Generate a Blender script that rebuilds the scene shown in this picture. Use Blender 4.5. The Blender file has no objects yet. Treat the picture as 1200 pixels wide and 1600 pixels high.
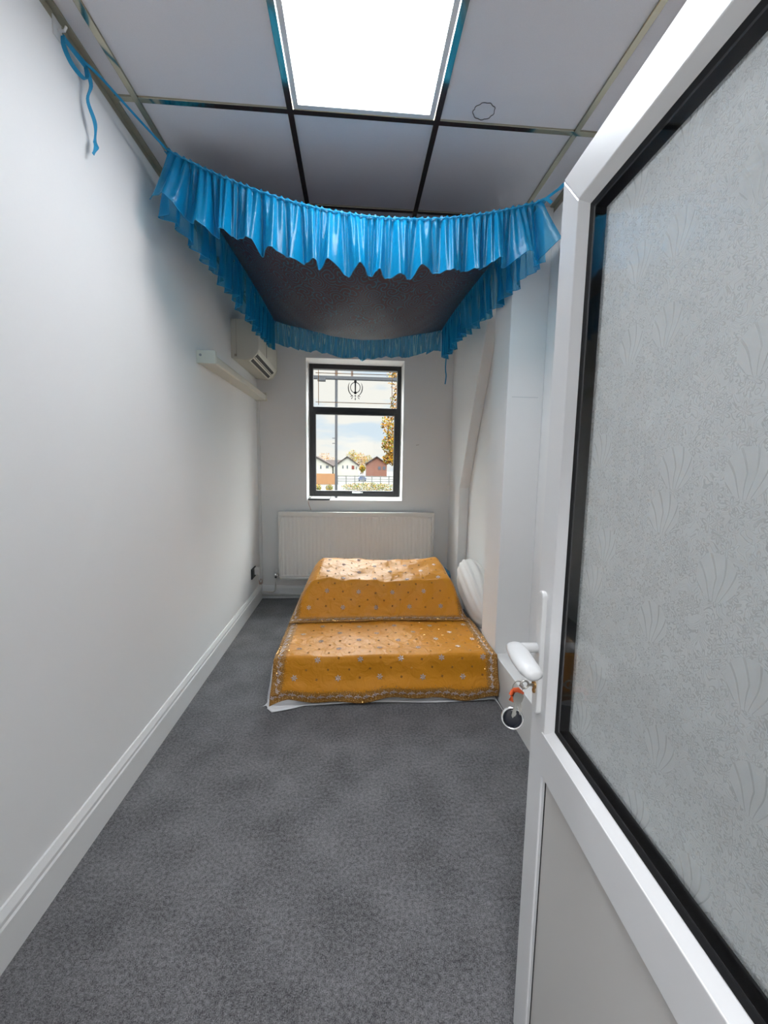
import bpy, bmesh, math, random
from mathutils import Vector, Matrix
random.seed(7)
C = bpy.context.scene.collection
S = bpy.context.scene
PI = math.pi

# ---------------------------------------------------------------- camera, world, lights, exposure
CAM_Z = 1.392
pit, yaw, rol = -0.1148, -0.0729, 0.0151
cy, sy, cp, sp = math.cos(yaw), math.sin(yaw), math.cos(pit), math.sin(pit)
F = Vector((-sy*cp, cy*cp, sp)); R0 = Vector((cy, sy, 0)); U0 = R0.cross(F)
R1 = R0*math.cos(rol) + U0*math.sin(rol); U1 = U0*math.cos(rol) - R0*math.sin(rol)
cd = bpy.data.cameras.new('camera'); cam = bpy.data.objects.new('camera', cd); C.objects.link(cam)
cam.matrix_world = Matrix(((R1.x, U1.x, -F.x, 0), (R1.y, U1.y, -F.y, 0), (R1.z, U1.z, -F.z, CAM_Z), (0, 0, 0, 1)))
cd.sensor_fit = 'HORIZONTAL'; cd.sensor_width = 36; cd.lens = 36*631.1/1200
cd.clip_start = 0.02; cd.clip_end = 1000
S.camera = cam

PANEL_POWER = 12.2; ZENITH = 15.5      # sky overhead, out of view, boosted to light the back of the room
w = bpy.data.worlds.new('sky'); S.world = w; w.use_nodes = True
nt = w.node_tree; nt.nodes.clear()
wo = nt.nodes.new('ShaderNodeOutputWorld'); bg = nt.nodes.new('ShaderNodeBackground')
tc = nt.nodes.new('ShaderNodeTexCoord'); mp = nt.nodes.new('ShaderNodeMapping'); nz = nt.nodes.new('ShaderNodeTexNoise'); cr = nt.nodes.new('ShaderNodeValToRGB')
mp.inputs['Scale'].default_value = (6, 6, 22); nz.inputs['Scale'].default_value = 1.1; nz.inputs['Detail'].default_value = 5
nz.inputs['Roughness'].default_value = .55
cr.color_ramp.elements[0].position = .40; cr.color_ramp.elements[0].color = (.62, .72, .80, 1)
cr.color_ramp.elements[1].position = .56; cr.color_ramp.elements[1].color = (.84, .82, .76, 1)
nt.links.new(tc.outputs['Generated'], mp.inputs[0]); nt.links.new(mp.outputs[0], nz.inputs['Vector'])
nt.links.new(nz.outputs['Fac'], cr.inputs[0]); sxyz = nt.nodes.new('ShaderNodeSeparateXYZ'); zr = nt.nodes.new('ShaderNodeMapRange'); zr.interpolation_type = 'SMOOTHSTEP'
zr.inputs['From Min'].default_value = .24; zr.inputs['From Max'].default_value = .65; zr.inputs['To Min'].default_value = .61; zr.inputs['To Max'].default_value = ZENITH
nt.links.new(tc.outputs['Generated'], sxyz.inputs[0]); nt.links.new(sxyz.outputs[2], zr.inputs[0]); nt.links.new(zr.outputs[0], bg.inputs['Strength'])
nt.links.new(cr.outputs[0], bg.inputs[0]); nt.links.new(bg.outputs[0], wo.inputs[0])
sd = bpy.data.lights.new('sun', 'SUN'); sd.energy = .4; sd.angle = .02; sd.color = (1, .95, .86)
so = bpy.data.objects.new('sun', sd); C.objects.link(so); so.rotation_euler = (math.radians(52), 0, math.radians(-28))
ld = bpy.data.lights.new('corridor_fill', 'AREA'); ld.shape = 'SQUARE'; ld.size = .6; ld.energy = 20; ld.color = (.94, .96, 1)  # unseen area lamp behind the camera, added as fill through the doorway
lo = bpy.data.objects.new('corridor_fill', ld); C.objects.link(lo); lo.location = (0, -.85, 2.79)
vs = S.view_settings; vs.view_transform = 'Standard'; vs.look = 'None'; vs.exposure = 1.0; vs.gamma = 1; vs.use_curve_mapping = False

# ---------------------------------------------------------------- helpers
class MB:
    def __init__(s): s.v = []; s.f = []; s.m = []
    def add(s, vs_, fs_, mi=0):
        o = len(s.v); s.v += [tuple(p) for p in vs_]
        for f in fs_: s.f.append(tuple(o+i for i in f)); s.m.append(mi)
        return s
    def box(s, a, b, mi=0):
        x0, y0, z0 = a; x1, y1, z1 = b
        return s.add([(x0,y0,z0),(x1,y0,z0),(x1,y1,z0),(x0,y1,z0),(x0,y0,z1),(x1,y0,z1),(x1,y1,z1),(x0,y1,z1)],
                     [(0,3,2,1),(4,5,6,7),(0,1,5,4),(1,2,6,5),(2,3,7,6),(3,0,4,7)], mi)
    def prism(s, poly, n0, n1, axis='x', mi=0):     # poly in the two other axes, extruded along axis
        def pt(p, n):
            return {'x': (n, p[0], p[1]), 'y': (p[0], n, p[1]), 'z': (p[0], p[1], n)}[axis]
        k = len(poly)
        return s.add([pt(p, n0) for p in poly]+[pt(p, n1) for p in poly],
                     [tuple(range(k))[::-1], tuple(range(k, 2*k))]+[(i, (i+1) % k, k+(i+1) % k, k+i) for i in range(k)], mi)
    def tube(s, pts, r, n=8, mi=0, cap=True, flat=None):
        pts = [Vector(p) for p in pts]; rings = []
        up = Vector((0, 0, 1))
        for i, p in enumerate(pts):
            t = (pts[min(i+1, len(pts)-1)]-pts[max(i-1, 0)]).normalized()
            a = up - t*up.dot(t)
            if a.length < .05: a = Vector((1, 0, 0)) - t*t.x
            a.normalize(); b = t.cross(a)
            rr = r[i] if isinstance(r, (list, tuple)) else r
            fl = flat if flat else 1
            rings.append([p + a*rr*math.cos(2*PI*j/n) + b*rr*fl*math.sin(2*PI*j/n) for j in range(n)])
        vv = [q for rg in rings for q in rg]; ff = []
        for i in range(len(pts)-1):
            for j in range(n): ff.append((i*n+j, i*n+(j+1) % n, (i+1)*n+(j+1) % n, (i+1)*n+j))
        if cap: ff += [tuple(range(n))[::-1], tuple((len(pts)-1)*n+j for j in range(n))]
        return s.add(vv, ff, mi)
    def ribbon(s, pts, w_, wv=(0, 0, 1), th=.001):
        pts = [Vector(p) for p in pts]; wv = Vector(wv); vv = []; ff = []
        for i, p in enumerate(pts):
            t = (pts[min(i+1, len(pts)-1)]-pts[max(i-1, 0)]).normalized()
            a = wv - t*wv.dot(t); a.normalize(); b = t.cross(a)
            ww = w_[i] if isinstance(w_, (list, tuple)) else w_
            vv += [p+a*ww/2+b*th, p-a*ww/2+b*th, p-a*ww/2-b*th, p+a*ww/2-b*th]
        for i in range(len(pts)-1):
            for j in range(4): ff.append((i*4+j, i*4+(j+1) % 4, i*4+4+(j+1) % 4, i*4+4+j))
        ff += [(3, 2, 1, 0), tuple(len(vv)-4+j for j in range(4))]
        return s.add(vv, ff)
    def torus(s, c, R_, r_, ax=(0, 0, 1), n=36, m=8, mi=0, sx=1):
        ax = Vector(ax).normalized(); a = ax.orthogonal().normalized(); b = ax.cross(a); c = Vector(c); vv = []; ff = []
        for i in range(n):
            t = 2*PI*i/n; d = a*math.cos(t)+b*math.sin(t)*sx
            for j in range(m):
                u = 2*PI*j/m; vv.append(c+d*(R_+r_*math.cos(u))+ax*r_*math.sin(u))
        for i in range(n):
            for j in range(m): ff.append((i*m+j, ((i+1) % n)*m+j, ((i+1) % n)*m+(j+1) % m, i*m+(j+1) % m))
        return s.add(vv, ff, mi)
    def grid(s, fn, nu, nv, mi=0, closed_u=False):
        vv = [fn(i/nu, j/nv) for j in range(nv+1) for i in range(nu+1)]
        ff = [(j*(nu+1)+i, j*(nu+1)+i+1, (j+1)*(nu+1)+i+1, (j+1)*(nu+1)+i) for j in range(nv) for i in range(nu)]
        return s.add(vv, ff, mi)
    def build(s, name, mat, parent=None, smooth=False, bevel=0, solid=0, weld=False, uv=None, seg=2, offset=-1):
        me = bpy.data.meshes.new(name); me.from_pydata([tuple(p) for p in s.v], [], s.f)
        mats = mat if isinstance(mat, (list, tuple)) else [mat]
        for m in mats: me.materials.append(m)
        for p, mi in zip(me.polygons, s.m): p.material_index = mi; p.use_smooth = smooth
        bm = bmesh.new(); bm.from_mesh(me)
        if weld: bmesh.ops.remove_doubles(bm, verts=bm.verts, dist=1e-5)
        if not uv: bmesh.ops.recalc_face_normals(bm, faces=bm.faces)
        bm.to_mesh(me); bm.free()
        if uv:
            l = me.uv_layers.new(name='UVMap')
            for lp in me.loops: l.data[lp.index].uv = uv[lp.vertex_index]
        o = bpy.data.objects.new(name, me); C.objects.link(o)
        if parent: o.parent = parent
        if solid:
            md = o.modifiers.new('thickness', 'SOLIDIFY'); md.thickness = solid; md.offset = offset
        if bevel:
            md = o.modifiers.new('bevel', 'BEVEL'); md.width = bevel; md.segments = seg; md.limit_method = 'ANGLE'; md.angle_limit = math.radians(35)
            md.harden_normals = False
        me.update()
        return o

def tag(o, label=None, cat=None, group=None, kind=None):
    if label: o['label'] = label
    if cat: o['category'] = cat
    if group: o['group'] = group
    if kind: o['kind'] = kind
    return o

def empty(name, loc=(0, 0, 0), label=None, cat=None, group=None, kind=None):
    o = bpy.data.objects.new(name, None); C.objects.link(o); o.empty_display_size = .05
    o['_loc'] = 0; del o['_loc']
    o.location = loc
    return tag(o, label, cat, group, kind)

def keep(child, root):            # meshes are written in room coordinates; keep them there under a moved Empty
    child.parent = root; child.matrix_parent_inverse = Matrix.Translation(-root.location)
    return child

# ---------------------------------------------------------------- materials
def mat(name, col=(.8, .8, .8), rough=.5, metal=0, spec=.5, coat=0, noise=None, bump=None, sheen=0):
    m = bpy.data.materials.new(name); m.use_nodes = True; n = m.node_tree; b = n.nodes['Principled BSDF']
    b.inputs['Base Color'].default_value = (*col, 1); b.inputs['Roughness'].default_value = rough
    b.inputs['Metallic'].default_value = metal; b.inputs['Specular IOR Level'].default_value = spec
    b.inputs['Coat Weight'].default_value = coat; b.inputs['Sheen Weight'].default_value = sheen
    b.inputs['Coat Roughness'].default_value = .12
    if noise or bump:
        t = n.nodes.new('ShaderNodeTexCoord')
    if noise:                                   # (scale, amount)
        x = n.nodes.new('ShaderNodeTexNoise'); x.inputs['Scale'].default_value = noise[0]; x.inputs['Detail'].default_value = 6
        r = n.nodes.new('ShaderNodeValToRGB'); k = noise[1]
        r.color_ramp.elements[0].position = .3; r.color_ramp.elements[1].position = .7
        r.color_ramp.elements[0].color = (*[c*(1-k) for c in col], 1); r.color_ramp.elements[1].color = (*[min(1, c*(1+k)) for c in col], 1)
        n.links.new(t.outputs['Object'], x.inputs['Vector']); n.links.new(x.outputs['Fac'], r.inputs[0]); n.links.new(r.outputs[0], b.inputs['Base Color'])
    if bump:                                    # (scale, strength, distance)
        x = n.nodes.new('ShaderNodeTexNoise'); x.inputs['Scale'].default_value = bump[0]; x.inputs['Detail'].default_value = 4
        q = n.nodes.new('ShaderNodeBump'); q.inputs['Strength'].default_value = bump[1]; q.inputs['Distance'].default_value = bump[2]
        n.links.new(t.outputs['Object'], x.inputs['Vector']); n.links.new(x.outputs['Fac'], q.inputs['Height']); n.links.new(q.outputs[0], b.inputs['Normal'])
    return m

def N(m, t, **kw):
    x = m.node_tree.nodes.new(t)
    for k, v in kw.items(): setattr(x, k, v)
    return x
def L(m, a, b): m.node_tree.links.new(a, b)
def math_(m, op, a, b=None, c=None):
    x = N(m, 'ShaderNodeMath', operation=op)
    for i, q in enumerate((a, b, c)):
        if q is None: continue
        if isinstance(q, (int, float)): x.inputs[i].default_value = q
        else: L(m, q, x.inputs[i])
    return x.outputs[0]

M = {}
M['wall'] = mat('wall_paint', (.86, .855, .845), .6, bump=(55, .08, .004))
M['wall_back'] = mat('wall_paint_back', (.86, .85, .835), .6, bump=(55, .08, .004))
M['gloss_white'] = mat('gloss_white_paint', (.80, .80, .79), .35, bump=(30, .1, .003))
M['tile'] = mat('ceiling_tile', (.78, .76, .78), .8, noise=(900, .05))
M['brass'] = mat('polished_grid_metal', (.50, .47, .36), .12, metal=1)
M['angle_trim'] = mat('olive_wall_angle', (.36, .335, .25), .4)
M['upvc'] = mat('white_upvc', (.82, .82, .82), .36, coat=.08)
M['upvc_panel'] = mat('door_panel_grey_white', (.66, .64, .61), .4)
M['black'] = mat('black_rubber', (.012, .012, .013), .6, spec=.25)
M['black_frame'] = mat('black_window_paint', (.016, .015, .017), .38)
M['white_plastic'] = mat('white_plastic', (.80, .80, .79), .3)
M['cream_plastic'] = mat('aged_cream_plastic', (.66, .63, .54), .42)
M['cream_end'] = mat('cream_end_cap', (.72, .71, .62), .4)
M['radiator'] = mat('radiator_enamel', (.82, .80, .765), .38)
M['chrome'] = mat('chrome', (.75, .75, .75), .18, metal=1)
M['keysteel'] = mat('key_steel', (.55, .53, .48), .3, metal=1)
M['brasskey'] = mat('key_brass', (.55, .35, .15), .3, metal=1)
M['orange_plastic'] = mat('orange_plastic', (.85, .13, .03), .4)
M['fob_black'] = mat('fob_black_gloss', (.012, .013, .02), .12)
M['sheet'] = mat('white_sheet', (.82, .82, .83), .8, bump=(14, .35, .012))
M['cushion'] = mat('white_pleated_cloth', (.76, .74, .72), .75, bump=(30, .2, .01))
M['blue_scarf'] = mat('blue_scarf', (.03, .13, .22), .8, noise=(60, .5))
M['silver'] = mat('silver_thread', (.62, .50, .44), .38, metal=.6)
M['gold'] = mat('gold_sequin', (.85, .56, .22), .25, metal=.9)
M['brownthread'] = mat('brown_thread', (.20, .09, .02), .5, metal=.3)
M['lead'] = mat('orange_lead_strip', (.42, .20, .05), .5)
M['emblem'] = mat('emblem_dark', (.05, .05, .06), .5)
M['book_cover'] = mat('dark_book_cover', (.02, .02, .025), .4)
M['page'] = mat('pale_book_top', (.82, .82, .82), .35)
M['cord_red'] = mat('orange_brown_cord', (.42, .12, .04), .7)
M['steel_grey'] = mat('grey_painted_steel', (.30, .31, .33), .5)
M['post_grey'] = mat('post_grey', (.034, .035, .038), spec=.04, rough=.6)
M['brown_bracket'] = mat('rusty_bracket', (.03, .013, .006), .7)
M['dark'] = mat('dark_vent', (.008, .008, .008), .5)
M['pipe'] = mat('painted_pipe', (.68, .66, .62), .4)

def carpet():
    m = mat('grey_carpet', (.15, .15, .16), .95, spec=.1, sheen=.15); b = m.node_tree.nodes['Principled BSDF']
    t = N(m, 'ShaderNodeTexCoord')
    a = N(m, 'ShaderNodeTexNoise'); a.inputs['Scale'].default_value = 320; a.inputs['Detail'].default_value = 3
    c = N(m, 'ShaderNodeTexNoise'); c.inputs['Scale'].default_value = 5; c.inputs['Detail'].default_value = 5
    e = N(m, 'ShaderNodeTexNoise'); e.inputs['Scale'].default_value = 90; e.inputs['Detail'].default_value = 4
    for x in (a, c, e): L(m, t.outputs['Object'], x.inputs['Vector'])
    s = math_(m, 'ADD', math_(m, 'MULTIPLY', a.outputs['Fac'], .55), math_(m, 'MULTIPLY', e.outputs['Fac'], .35))
    s = math_(m, 'ADD', s, math_(m, 'MULTIPLY', c.outputs['Fac'], .22))
    r = N(m, 'ShaderNodeValToRGB'); r.color_ramp.elements[0].position = .44; r.color_ramp.elements[1].position = .68
    r.color_ramp.elements[0].color = (.052, .052, .055, 1); r.color_ramp.elements[1].color = (.26, .258, .266, 1)
    L(m, s, r.inputs[0]); L(m, r.outputs[0], b.inputs['Base Color'])
    q = N(m, 'ShaderNodeBump'); q.inputs['Strength'].default_value = .9; q.inputs['Distance'].default_value = .008
    L(m, s, q.inputs['Height']); L(m, q.outputs[0], b.inputs['Normal'])
    return m
M['carpet'] = carpet()

def organza(name, col, transp=.26, rough=.38):
    m = mat(name, col, rough, spec=.5); b = m.node_tree.nodes['Principled BSDF']; out = m.node_tree.nodes['Material Output']
    tr = N(m, 'ShaderNodeBsdfTranslucent'); tr.inputs[0].default_value = (*col, 1)
    tp = N(m, 'ShaderNodeBsdfTransparent'); tp.inputs[0].default_value = (.45, .85, 1, 1)
    m1 = N(m, 'ShaderNodeMixShader'); m1.inputs[0].default_value = .22; L(m, b.outputs[0], m1.inputs[1]); L(m, tr.outputs[0], m1.inputs[2])
    lw = N(m, 'ShaderNodeLayerWeight'); lw.inputs[0].default_value = .5
    m2 = N(m, 'ShaderNodeMixShader'); L(m, math_(m, 'MULTIPLY', math_(m, 'SUBTRACT', 1, lw.outputs['Facing']), transp), m2.inputs[0]); L(m, m1.outputs[0], m2.inputs[1]); L(m, tp.outputs[0], m2.inputs[2])
    L(m, m2.outputs[0], out.inputs[0])
    t = N(m, 'ShaderNodeTexCoord'); x = N(m, 'ShaderNodeTexNoise'); x.inputs['Scale'].default_value = 45; x.inputs['Detail'].default_value = 3
    q = N(m, 'ShaderNodeBump'); q.inputs['Strength'].default_value = .35; q.inputs['Distance'].default_value = .01
    L(m, t.outputs['Object'], x.inputs['Vector']); L(m, x.outputs['Fac'], q.inputs['Height']); L(m, q.outputs[0], b.inputs['Normal'])
    return m
M['organza'] = organza('blue_organza', (.001, .29, .58), .60, .30)
M['hem'] = mat('blue_hem', (.004, .22, .42), .6)
M['ribbon'] = mat('blue_ribbon', (.008, .26, .48), .6)

def brocade():
    m = mat('maroon_teal_brocade', (.08, .03, .035), .55); b = m.node_tree.nodes['Principled BSDF']
    t = N(m, 'ShaderNodeTexCoord'); uv = t.outputs['UV']
    nz_ = N(m, 'ShaderNodeTexNoise'); nz_.inputs['Scale'].default_value = 9; L(m, uv, nz_.inputs['Vector'])
    va = N(m, 'ShaderNodeVectorMath', operation='MULTIPLY_ADD'); L(m, nz_.outputs['Color'], va.inputs[0]); va.inputs[1].default_value = (.05, .05, 0); L(m, uv, va.inputs[2])
    vo = N(m, 'ShaderNodeTexVoronoi'); vo.inputs['Scale'].default_value = 11; L(m, va.outputs[0], vo.inputs['Vector'])
    sb = N(m, 'ShaderNodeVectorMath', operation='SUBTRACT'); 
    sc = N(m, 'ShaderNodeVectorMath', operation='SCALE'); sc.inputs['Scale'].default_value = 1
    L(m, va.outputs[0], sb.inputs[0]); L(m, vo.outputs['Position'], sb.inputs[1])
    sx = N(m, 'ShaderNodeSeparateXYZ'); L(m, sb.outputs[0], sx.inputs[0])
    ang = math_(m, 'ARCTAN2', sx.outputs[1], sx.outputs[0])
    spiral = math_(m, 'SINE', math_(m, 'ADD', math_(m, 'MULTIPLY', vo.outputs['Distance'], 17), ang))
    line = math_(m, 'LESS_THAN', math_(m, 'ABSOLUTE', spiral), .38)
    r = N(m, 'ShaderNodeMix', data_type='RGBA'); L(m, line, r.inputs[0])
    r.inputs[6].default_value = (.046, .015, .028, 1); r.inputs[7].default_value = (.026, .115, .175, 1)
    L(m, r.outputs[2], b.inputs['Base Color'])
    return m
M['brocade'] = brocade()

def satin(name, W, front=True, left=True, sheer=False):
    # orange embroidered cloth; uv in metres: u across 0..W, v from the front hem inward
    m = mat(name, (.62, .26, .008), .46, spec=.4, sheen=.08); b = m.node_tree.nodes['Principled BSDF']
    t = N(m, 'ShaderNodeTexCoord'); sx = N(m, 'ShaderNodeSeparateXYZ'); L(m, t.outputs['UV'], sx.inputs[0])
    u, v = sx.outputs[0], sx.outputs[1]
    e = math_(m, 'MINIMUM', u, math_(m, 'SUBTRACT', W, u)); e = math_(m, 'MINIMUM', e, v)
    nz_ = N(m, 'ShaderNodeTexNoise'); nz_.inputs['Scale'].default_value = 170; L(m, t.outputs['UV'], nz_.inputs['Vector'])
    n2 = N(m, 'ShaderNodeTexNoise'); n2.inputs['Scale'].default_value = 3; L(m, t.outputs['UV'], n2.inputs['Vector'])
    band = math_(m, 'LESS_THAN', math_(m, 'ADD', e, math_(m, 'MULTIPLY', math_(m, 'SUBTRACT', nz_.outputs['Fac'], .5), .06)), .068)
    dots = math_(m, 'GREATER_THAN', nz_.outputs['Fac'], .56)
    sp_ = N(m, 'ShaderNodeMix', data_type='RGBA'); L(m, dots, sp_.inputs[0]); sp_.inputs[6].default_value = (.36, .155, .018, 1); sp_.inputs[7].default_value = (.60, .36, .13, 1)
    base = N(m, 'ShaderNodeMix', data_type='RGBA'); L(m, n2.outputs['Fac'], base.inputs[0]); base.inputs[6].default_value = (.62, .235, .003, 1); base.inputs[7].default_value = (.70, .285, .004, 1)
    r = N(m, 'ShaderNodeMix', data_type='RGBA'); L(m, band, r.inputs[0]); L(m, base.outputs[2], r.inputs[6]); L(m, sp_.outputs[2], r.inputs[7])
    L(m, r.outputs[2], b.inputs['Base Color'])
    n3 = N(m, 'ShaderNodeTexNoise'); n3.inputs['Scale'].default_value = 16; n3.inputs['Detail'].default_value = 3; n3.inputs['Distortion'].default_value = .8; L(m, t.outputs['UV'], n3.inputs['Vector'])
    q = N(m, 'ShaderNodeBump'); q.inputs['Strength'].default_value = .65; q.inputs['Distance'].default_value = .014
    L(m, n3.outputs['Fac'], q.inputs['Height']); L(m, q.outputs[0], b.inputs['Normal'])
    return m

def clear_glass(name, refl=.06):
    m = bpy.data.materials.new(name); m.use_nodes = True; n = m.node_tree; n.nodes.remove(n.nodes['Principled BSDF']); out = n.nodes['Material Output']
    tp = N(m, 'ShaderNodeBsdfTransparent'); tp.inputs[0].default_value = (.96, .97, .97, 1); gl = N(m, 'ShaderNodeBsdfGlossy'); gl.inputs['Roughness'].default_value = .03
    fr = N(m, 'ShaderNodeFresnel'); fr.inputs['IOR'].default_value = 1.45
    ge = N(m, 'ShaderNodeNewGeometry'); mx = N(m, 'ShaderNodeMixShader'); L(m, math_(m, 'MULTIPLY', fr.outputs[0], math_(m, 'SUBTRACT', 1, ge.outputs['Backfacing'])), mx.inputs[0]); L(m, tp.outputs[0], mx.inputs[1]); L(m, gl.outputs[0], mx.inputs[2]); L(m, mx.outputs[0], out.inputs[0])
    return m
M['glass'] = clear_glass('clear_glass')

def frosted():
    m = bpy.data.materials.new('patterned_frosted_glass'); m.use_nodes = True; n = m.node_tree; n.nodes.remove(n.nodes['Principled BSDF']); out = n.nodes['Material Output']
    t = N(m, 'ShaderNodeTexCoord'); uv = t.outputs['UV']
    # little petal rosettes round voronoi centres
    vo = N(m, 'ShaderNodeTexVoronoi', voronoi_dimensions='2D'); vo.inputs['Scale'].default_value = 36; L(m, uv, vo.inputs['Vector'])
    sb = N(m, 'ShaderNodeVectorMath', operation='SUBTRACT'); L(m, uv, sb.inputs[0]); L(m, vo.outputs['Position'], sb.inputs[1])
    sx = N(m, 'ShaderNodeSeparateXYZ'); L(m, sb.outputs[0], sx.inputs[0])
    ang = math_(m, 'ARCTAN2', sx.outputs[1], sx.outputs[0])
    pet = math_(m, 'ABSOLUTE', math_(m, 'SINE', math_(m, 'MULTIPLY', ang, 3)))
    d = math_(m, 'SUBTRACT', vo.outputs['Distance'], math_(m, 'MULTIPLY', pet, .42))
    l1 = math_(m, 'LESS_THAN', math_(m, 'ABSOLUTE', d), .055)
    # leaf strokes: contour lines of a warped noise
    nz_ = N(m, 'ShaderNodeTexNoise', noise_dimensions='2D'); nz_.inputs['Scale'].default_value = 46; nz_.inputs['Detail'].default_value = 1.5; nz_.inputs['Distortion'].default_value = .6; L(m, uv, nz_.inputs['Vector'])
    c = math_(m, 'ABSOLUTE', math_(m, 'SINE', math_(m, 'MULTIPLY', nz_.outputs['Fac'], 32)))
    l2 = math_(m, 'LESS_THAN', c, .26)
    # large plumes
    v2 = N(m, 'ShaderNodeTexVoronoi', voronoi_dimensions='2D'); v2.inputs['Scale'].default_value = 6.5; v2.inputs['Randomness'].default_value = .6; L(m, uv, v2.inputs['Vector'])
    sb2 = N(m, 'ShaderNodeVectorMath', operation='SUBTRACT'); L(m, uv, sb2.inputs[0]); L(m, v2.outputs['Position'], sb2.inputs[1])
    s2 = N(m, 'ShaderNodeSeparateXYZ'); L(m, sb2.outputs[0], s2.inputs[0])
    a2 = math_(m, 'ARCTAN2', s2.outputs[0], math_(m, 'ADD', s2.outputs[1], .05))
    curl = math_(m, 'ABSOLUTE', math_(m, 'SINE', math_(m, 'ADD', math_(m, 'MULTIPLY', a2, 11), math_(m, 'MULTIPLY', v2.outputs['Distance'], 7))))
    l3 = math_(m, 'LESS_THAN', curl, .24)
    inpl = math_(m, 'LESS_THAN', v2.outputs['Distance'], .22)
    sm = math_(m, 'MAXIMUM', l1, l2)
    sel = math_(m, 'ADD', math_(m, 'MULTIPLY', inpl, l3), math_(m, 'MULTIPLY', math_(m, 'SUBTRACT', 1, inpl), sm))
    bp = N(m, 'ShaderNodeBump'); bp.inputs['Strength'].default_value = .5; bp.inputs['Distance'].default_value = .0015; L(m, sel, bp.inputs['Height'])
    tl = N(m, 'ShaderNodeBsdfTranslucent'); tl.inputs[0].default_value = (.92, .93, .93, 1)
    rf = N(m, 'ShaderNodeBsdfRefraction'); rf.inputs['IOR'].default_value = 1.02; rf.inputs['Roughness'].default_value = .55; rf.inputs[0].default_value = (.85, .87, .87, 1)
    df = N(m, 'ShaderNodeBsdfDiffuse'); df.inputs[0].default_value = (.86, .88, .88, 1)
    gl = N(m, 'ShaderNodeBsdfGlossy'); gl.inputs['Roughness'].default_value = .22
    for x in (tl, rf, df, gl): L(m, bp.outputs[0], x.inputs['Normal'])
    tp = N(m, 'ShaderNodeBsdfTransparent'); tp.inputs[0].default_value = (.62, .64, .64, 1)
    a = N(m, 'ShaderNodeMixShader'); a.inputs[0].default_value = .45; L(m, tl.outputs[0], a.inputs[1]); L(m, df.outputs[0], a.inputs[2])
    b_ = N(m, 'ShaderNodeMixShader'); b_.inputs[0].default_value = .35; L(m, a.outputs[0], b_.inputs[1]); L(m, rf.outputs[0], b_.inputs[2])
    k = N(m, 'ShaderNodeMixShader'); L(m, math_(m, 'MULTIPLY', sel, .36), k.inputs[0]); L(m, b_.outputs[0], k.inputs[1]); L(m, tp.outputs[0], k.inputs[2])
    fr = N(m, 'ShaderNodeFresnel'); fr.inputs['IOR'].default_value = 1.35; L(m, bp.outputs[0], fr.inputs['Normal'])
    ge = N(m, 'ShaderNodeNewGeometry'); g = N(m, 'ShaderNodeMixShader'); L(m, math_(m, 'MULTIPLY', fr.outputs[0], math_(m, 'SUBTRACT', 1, ge.outputs['Backfacing'])), g.inputs[0]); L(m, k.outputs[0], g.inputs[1]); L(m, gl.outputs[0], g.inputs[2])
    L(m, g.outputs[0], out.inputs[0])
    return m
M['frosted'] = frosted()

def emit(name, col, st):
    m = bpy.data.materials.new(name); m.use_nodes = True; n = m.node_tree; n.nodes.remove(n.nodes['Principled BSDF'])
    e = N(m, 'ShaderNodeEmission'); e.inputs[0].default_value = (*col, 1); e.inputs[1].default_value = st; L(m, e.outputs[0], n.nodes['Material Output'].inputs[0])
    return m
M['panel'] = emit('lit_led_panel', (.90, .94, 1.0), PANEL_POWER)

# ---------------------------------------------------------------- the room shell
HC = 2.813; XL = -.97; XR = 1.08; YB = 4.169; YF = .10
tag(MB().box((-1.2, -1.9, -.1), (1.4, 4.45, 0)).build('floor', M['carpet']), kind='structure')
tag(MB().box((XL-.12, YF-.15, 0), (XL, 4.47, 2.95)).build('wall_left', M['wall']), kind='structure')
tag(MB().box((XR, YF-.15, 0), (XR+.12, 4.47, 2.95)).build('wall_right', M['wall']), kind='structure')
W0, W1, Z0, Z1 = -.489, .489, 1.025, 2.434
bw = MB().box((XL, YB, 0), (W0, 4.47, 2.95)).box((W1, YB, 0), (XR, 4.47, 2.95)).box((W0, YB, 0), (W1, 4.47, Z0)).box((W0, YB, Z1), (W1, 4.47, 2.95))
wb = bw.build('wall_back', M['wall_back']); tag(wb, kind='structure')
sm_ = MB(); sm_.add([(.62, YB-.0006, 1.600), (.655, YB-.0006, 1.607), (.66, YB-.0006, 1.611), (.628, YB-.0006, 1.606)], [(0, 1, 2, 3)])
sm_.build('scuff_mark', mat('grey_scuff', (.40, .38, .36), .8), wb)
D0, D1, DT = -.40, .45, 2.0
tag(MB().box((XL, YF-.15, 0), (D0, YF, 2.95)).box((D1, YF-.15, 0), (XR, YF, 2.95)).box((D0, YF-.15, DT), (D1, YF, 2.95)).build('wall_front', M['wall']), kind='structure')
tag(MB().box((-1.2, -1.9, 0), (-1.1, YF-.15, 2.95)).build('wall_corridor_left', M['wall']), kind='structure')
tag(MB().box((1.3, -1.9, 0), (1.4, YF-.15, 2.95)).build('wall_corridor_right', M['wall']), kind='structure')
tag(MB().box((-1.1, -1.9, 0), (1.3, -1.8, 2.95)).build('wall_corridor_end', M['wall']), kind='structure')
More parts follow.
